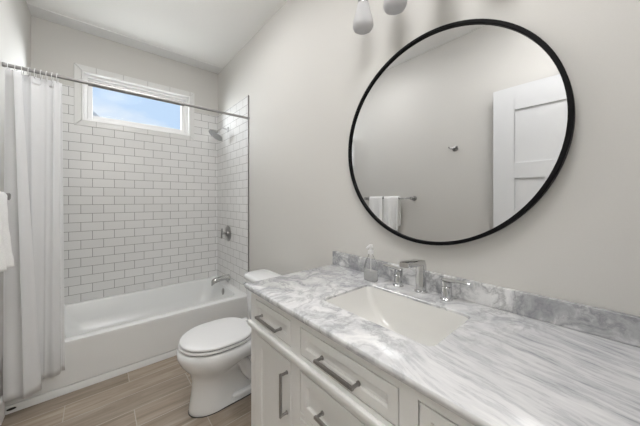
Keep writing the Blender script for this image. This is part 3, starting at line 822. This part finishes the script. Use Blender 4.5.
lathe(bm, (-0.100, -2.392, 0.990), (0, 0, 1), [(0, 0.0135), (0.014, 0.0135), (0.016, 0.008), (0.028, 0.005), (0.030, 0.0115), (0.042, 0.0110), (0.044, 0.006)], 24)
tube(bm, [(-0.100, -2.392, 1.026), (-0.118, -2.392, 1.026), (-0.132, -2.392, 1.020)], [0.006, 0.005, 0.004], 12)
link('pump', bm, M['plastic'], so, smooth=35)
bm = bmesh.new(); tube(bm, [(-0.100, -2.392, 0.990), (-0.100, -2.392, 0.870)], 0.002, 8)
link('dip_tube', bm, M['plastic'], so, smooth=60)

# ------------------------------------------------------------------ mirror
MC = Vector((0, -2.636, 1.514)); MR = 0.4555
mi = thing('round_mirror', (0, MC.y, MC.z), 'large round mirror with thin black metal frame hanging above the vanity', 'mirror')
bm = bmesh.new()
n = 128
def mring(x, r): return [Vector((x, MC.y + r * math.cos(2 * PI * k / n), MC.z + r * math.sin(2 * PI * k / n))) for k in range(n)]
rings = [mring(-0.0005, MR - 0.014), mring(-0.0005, MR), mring(-0.034, MR), mring(-0.036, MR - 0.002), mring(-0.036, MR - 0.012), mring(-0.034, MR - 0.014), mring(-0.0005, MR - 0.014)]
loft(bm, rings, False, False)
link('mirror_frame', bm, M['black'], mi, smooth=35)
bm = bmesh.new(); loft(bm, [mring(-0.022, MR - 0.0142), mring(-0.026, MR - 0.0142)])
link('mirror_glass', bm, M['mirror'], mi)

# ------------------------------------------------------------------ vanity light
vl = thing('vanity_light', (0, -2.636, 2.37), 'chrome wall light with frosted teardrop glass shades above the mirror', 'light fixture')
link('back_plate', B(((-0.022, -2.97, 2.335), (-0.0005, -2.30, 2.405))), M['chrome'], vl, bevel=0.006)
for yy in (-2.360, -2.540, -2.730, -2.912):
    bm = bmesh.new(); tube(bm, [(-0.022, yy, 2.370), (-0.06, yy, 2.378), (-0.10, yy, 2.368), (-0.118, yy, 2.340), (-0.120, yy, 2.240)], 0.007, 14)
    lathe(bm, (-0.120, yy, 2.205), (0, 0, 1), [(0, 0.026), (0.022, 0.026), (0.036, 0.012)], 22)
    a_ = link('arm', bm, M['chrome'], vl, smooth=35)
    bm = bmesh.new(); lathe(bm, (-0.120, yy, 2.066), (0, 0, 1), [(0.010, 0.004), (0.0105, 0.018), (0.014, 0.034), (0.022, 0.045), (0.036, 0.050), (0.060, 0.047), (0.095, 0.038), (0.130, 0.029), (0.142, 0.027)], 36)
    link('glass_shade', bm, M['frost'], vl, smooth=60)

# ------------------------------------------------------------------ towel bar, towels, robe hook on the left wall
BX, BZ = -1.470, 1.268
tb = thing('towel_bar', (LX, -1.44, BZ), 'chrome towel bar on the left wall seen in the mirror', 'towel bar')
bm = bmesh.new(); tube(bm, [(BX, -1.745, BZ), (BX, -1.125, BZ)], 0.0075, 16)
link('bar', bm, M['chrome'], tb, smooth=40)
for yy in (-1.745, -1.125):
    bm = bmesh.new(); lathe(bm, (LX + 0.0005, yy, BZ), (1, 0, 0), [(0, 0.025), (0.006, 0.025), (0.010, 0.013), (0.046, 0.012), (0.050, 0.018), (0.074, 0.018), (0.078, 0.012)], 24)
    link('bar_post', bm, M['nickel'], tb, smooth=35)
def towel(y0, y1, zf, zb, label, seed):
    o_ = thing('hand_towel', (BX, (y0 + y1) / 2, zb), label, 'towel', 'white hand towels on the towel bar')
    path = []
    nf = 26
    for k in range(nf + 1):
        v = k / nf; path.append((BX + 0.018 + 0.010 * (1 - v) ** 0.8, zf + (BZ - zf) * v, (1 - v)))
    for k in range(1, 9):
        a = PI * k / 9; path.append((BX + 0.018 * math.cos(a), BZ + 0.018 * math.sin(a), 0))
    for k in range(nf + 1):
        v = k / nf; path.append((BX - 0.020 - 0.006 * v, BZ + (zb - BZ) * v, v * 0.5))
    bm = bmesh.new(); ny = 34; g = []
    for x, z, fl in path:
        row = []
        for i in range(ny + 1):
            u = i / ny
            y = y0 + (y1 - y0) * u
            y += (u - 0.5) * 0.02 * fl
            w = math.sin(u * 3.2 * PI + seed) * 0.012 * fl + 0.008 * fl * math.sin(u * 7 * PI + 2 * seed + 3 * z)
            xx = x + (w if x > BX else w * 0.3) + 0.002 * noise.noise(Vector((y * 40, z * 30, seed)))
            row.append(bm.verts.new((xx, y, z + 0.004 * fl * math.sin(u * 5 + seed))))
        g.append(row)
    for a, b_ in zip(g, g[1:]):
        for i in range(ny): bm.faces.new((a[i], a[i + 1], b_[i + 1], b_[i]))
    link('towel_cloth', bm, M['towel'], o_, smooth=180, solid=0.013)
    bm = bmesh.new()
    for zz in (zf + 0.035, zf + 0.060):
        pass
    bm.free()
towel(-1.382, -1.195, 0.925, 1.02, 'white hand towel on the towel bar, the one nearer the shower curtain', 0.4)
towel(-1.588, -1.402, 0.915, 0.96, 'white hand towel on the towel bar, the one farther from the shower curtain', 2.2)

rh = thing('robe_hook', (LX, -2.158, 1.738), 'small chrome robe hook on the left wall between towel bar and door', 'hook')
bm = bmesh.new(); lathe(bm, (LX + 0.0005, -2.158, 1.738), (1, 0, 0), [(0, 0.024), (0.006, 0.024), (0.010, 0.012), (0.030, 0.010)], 24)
link('hook_base', bm, M['nickel'], rh, smooth=35)
for s_ in (-1, 1):
    bm = bmesh.new(); tube(bm, [(LX + 0.028, -2.158, 1.738), (LX + 0.042, -2.158 + s_ * 0.014, 1.734), (LX + 0.052, -2.158 + s_ * 0.030, 1.738), (LX + 0.054, -2.158 + s_ * 0.038, 1.752)], [0.008, 0.007, 0.006, 0.007], 12)
    link('hook_arm', bm, M['nickel'], rh, smooth=50)

# ------------------------------------------------------------------ two ceiling lamps out of view, added as room fill
def fill_lamp(x, y, r, label):
    cl = thing('ceiling_fill_light', (x, y, H), label, 'light fixture')
    bm = bmesh.new(); lathe(bm, (x, y, H - 0.0005), (0, 0, -1), [(0, r + 0.015), (0.018, r + 0.015), (0.022, r + 0.004)], 40)
    link('lamp_pan', bm, M['nickel'], cl, smooth=35)
    bm = bmesh.new(); lathe(bm, (x, y, H - 0.0228), (0, 0, -1), [(0, r), (0.020, r * 0.99), (0.035, r * 0.90), (0.042, r * 0.6), (0.044, r * 0.1)], 40)
    link('lamp_diffuser', bm, M['lamp'], cl, smooth=60)
fill_lamp(-0.84, -1.42, 0.245, 'added unseen fill lamp in the middle of the bathroom ceiling')
fill_lamp(-0.86, -2.94, 0.27, 'added unseen fill lamp on the ceiling near the doorway')
